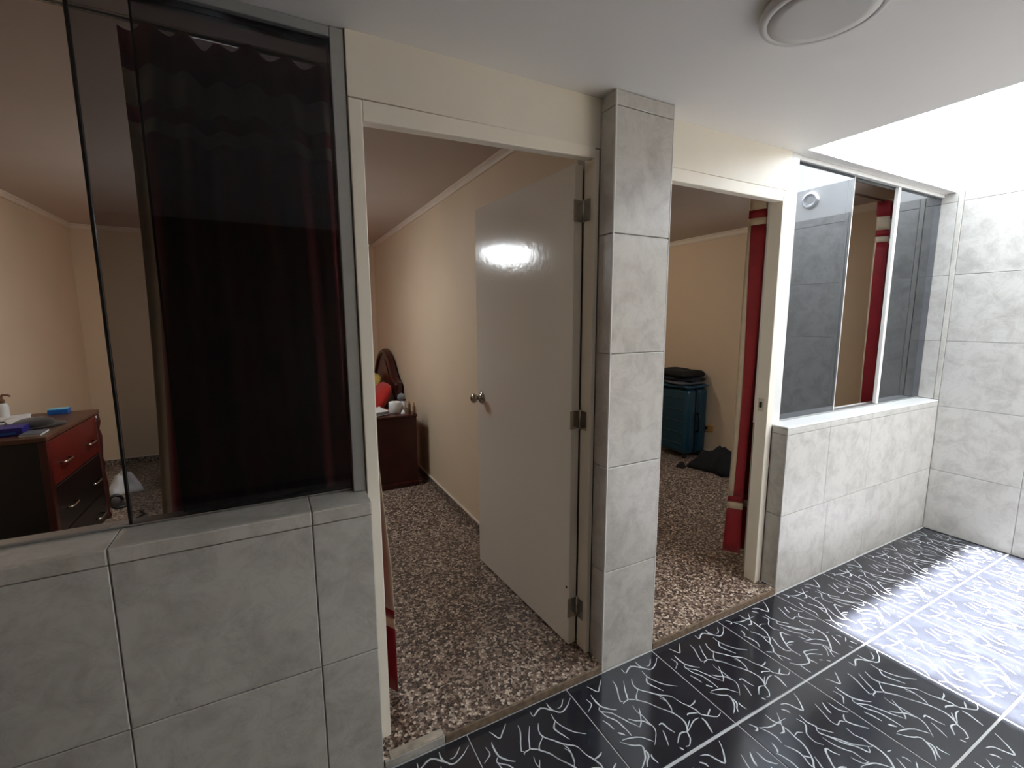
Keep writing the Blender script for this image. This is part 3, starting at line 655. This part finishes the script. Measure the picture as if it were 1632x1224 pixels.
obj('mattress', bbox(-.95, .925, -.54, .54, .24, .48, .05, 3), 'mattress_white', bed, True)
obj('blanket', bbox(-.955, .70, -.575, .575, .26, .505, .05, 3), 'red_fabric', bed, True)
def pillow(name, loc, rot, sx, sy, sz, mat, label):
    bm = bmesh.new(); bmesh.ops.create_uvsphere(bm, u_segments=24, v_segments=12, radius=1)
    for v in bm.verts:
        x, y, z = v.co; f = lambda c: math.copysign(abs(c)**.6, c)
        v.co = Vector((f(x)*sx, f(y)*sy, z*sz*(1-.25*abs(x*y))))
    o = obj(name, bm, mat, None, True); o.location = loc; o.rotation_euler = rot; tag(o, label, 'pillow'); return o
pillow('pillow', (.985, 3.49, .69), (0, math.radians(-58), 0), .165, .23, .07, 'red_fabric', 'plump red pillow leaning on the headboard nearest the nightstand')
pillow('pillow', (.985, 3.98, .715), (0, math.radians(-60), 0), .19, .23, .07, 'yellow_fabric', 'yellow pillow leaning on the headboard')

# ------------------------------------------------------------------ right bedroom: suitcase, clothes, outlet
SX0, SX1, SY0, SY1 = 3.735, 4.045, 1.85, 2.36
sc_ = empty('suitcase', ((SX0+SX1)/2, (SY0+SY1)/2, ZT)); tag(sc_, 'large teal hard-shell suitcase standing on its wheels against the cream wall', 'suitcase')
w, d = (SX1-SX0)/2, (SY1-SY0)/2
obj('shell', bbox(-w, -.012, -d, d, .05, .745, .05, 5), 'suitcase_teal', sc_, True)
obj('shell', bbox(.012, w, -d, d, .05, .745, .05, 5), 'suitcase_teal', sc_, True)
obj('zip_seam', bbox(-.013, .013, -d+.008, d-.008, .058, .737, .045, 4), 'suitcase_dark', sc_, True)
for k in range(5): obj('rib', bbox(-w-.004, -w+.01, -d+.06, d-.06, .15+.12*k, .162+.12*k, .004, 2), 'suitcase_dark', sc_, True)
bm = bmesh.new(); tube(bm, [(.0, -d+.004, .29), (.0, -d-.02, .30), (.0, -d-.024, .34), (.0, -d-.024, .43), (.0, -d-.02, .47), (.0, -d+.004, .48)], .010, 8); obj('side_handle', bm, 'plastic_black', sc_, True)
for sx in (-1, 1):
    for sy in (-1, 1):
        bm = bmesh.new(); lathe(bm, [(.014, -.012), (.022, -.010), (.022, .010), (.014, .012)], 18, (sx*(w-.05), sy*(d-.06), .023), 'x'); bmesh.ops.recalc_face_normals(bm, faces=bm.faces)
        wh = obj('wheel', bm, 'plastic_black', sc_, True); obj('wheel_fork', bbox(sx*(w-.05)-.018, sx*(w-.05)+.018, sy*(d-.06)-.016, sy*(d-.06)+.016, .03, .055, .004), 'plastic_black', wh)
# folded clothes on top
zc = ZT+.745
def folded(mat, zb, tk, sx, sy, rz_, label, dx=0, dy=0, seed=1):
    bm = bmesh.new(); nx, ny = 14, 16
    def pt(i, j, top):
        u, v = i/nx*2-1, j/ny*2-1; e = max(abs(u), abs(v)); rl = 1-max(0, (e-.82)/.18)**2*.9
        wob = .012*math.sin(3.1*u+2.2*v+seed)+.008*math.sin(6*v-3*u+2*seed)
        z = (tk/2+tk/2*rl+wob*(.6 if top else .0)) if top else (tk/2-tk/2*rl)
        return (u*sx*(1+.03*math.sin(5*v+seed)), v*sy*(1+.03*math.sin(4*u+seed)), max(z, 0) if not top else min(tk, max(z, tk*.45)))
    T = [[bm.verts.new(pt(i, j, True)) for i in range(nx+1)] for j in range(ny+1)]; Bq = [[bm.verts.new(pt(i, j, False)) for i in range(nx+1)] for j in range(ny+1)]
    for j in range(ny):
        for i in range(nx):
            bm.faces.new((T[j][i], T[j][i+1], T[j+1][i+1], T[j+1][i])); bm.faces.new((Bq[j][i], Bq[j+1][i], Bq[j+1][i+1], Bq[j][i+1]))
    for i in range(nx):
        bm.faces.new((T[0][i], Bq[0][i], Bq[0][i+1], T[0][i+1])); bm.faces.new((T[ny][i], T[ny][i+1], Bq[ny][i+1], Bq[ny][i]))
    for j in range(ny):
        bm.faces.new((T[j][0], T[j+1][0], Bq[j+1][0], Bq[j][0])); bm.faces.new((T[j][nx], Bq[j][nx], Bq[j+1][nx], T[j+1][nx]))
    bmesh.ops.recalc_face_normals(bm, faces=bm.faces)
    o = obj('folded_clothes', bm, mat, None, True); o.location = ((SX0+SX1)/2+dx, (SY0+SY1)/2+dy, zb); o.rotation_euler = (0, 0, rz_); tag(o, label, 'clothes', 'folded clothes on the suitcase')
folded('cloth_blue', zc, .035, .165, .24, .04, 'blue-grey folded garment at the bottom of the pile on the suitcase', -.015, -.02, 1)
folded('cloth_grey', zc+.037, .03, .15, .23, -.26, 'grey folded garment in the middle of the pile on the suitcase', -.02, -.01, 2)
folded('cloth_navy', zc+.069, .035, .15, .235, .2, 'dark navy folded garment under the black one on the suitcase', -.005, 0, 3)
folded('cloth_black', zc+.107, .07, .165, .23, -.06, 'black folded garment on top of the pile on the suitcase', .0, .02, 4)
crumple('clothes_heap', 'cloth_black', 'heap of black clothes on the floor in front of the suitcase wall', 'clothes', (3.80, 1.47, ZT), .20, .25, .20, 8, .3, sharp=.7, n=40)
crumple('sock', 'cloth_black', 'flat black garment stretched out beside the black heap', 'clothes', (3.56, 1.74, ZT), .045, .09, .035, 4, -.9, n=24)
ot = empty('power_outlet', (XR-.010, 1.845, .344)); tag(ot, 'beige wall socket with a black plug low on the wall beside the suitcase', 'outlet')
obj('face_plate', bbox(-.010, 0, -.06, .06, -.035, .035, .003, 2), 'outlet_beige', ot); obj('plug', bbox(-.035, -.010, .005, .035, -.014, .014, .005, 2), 'plastic_black', ot)
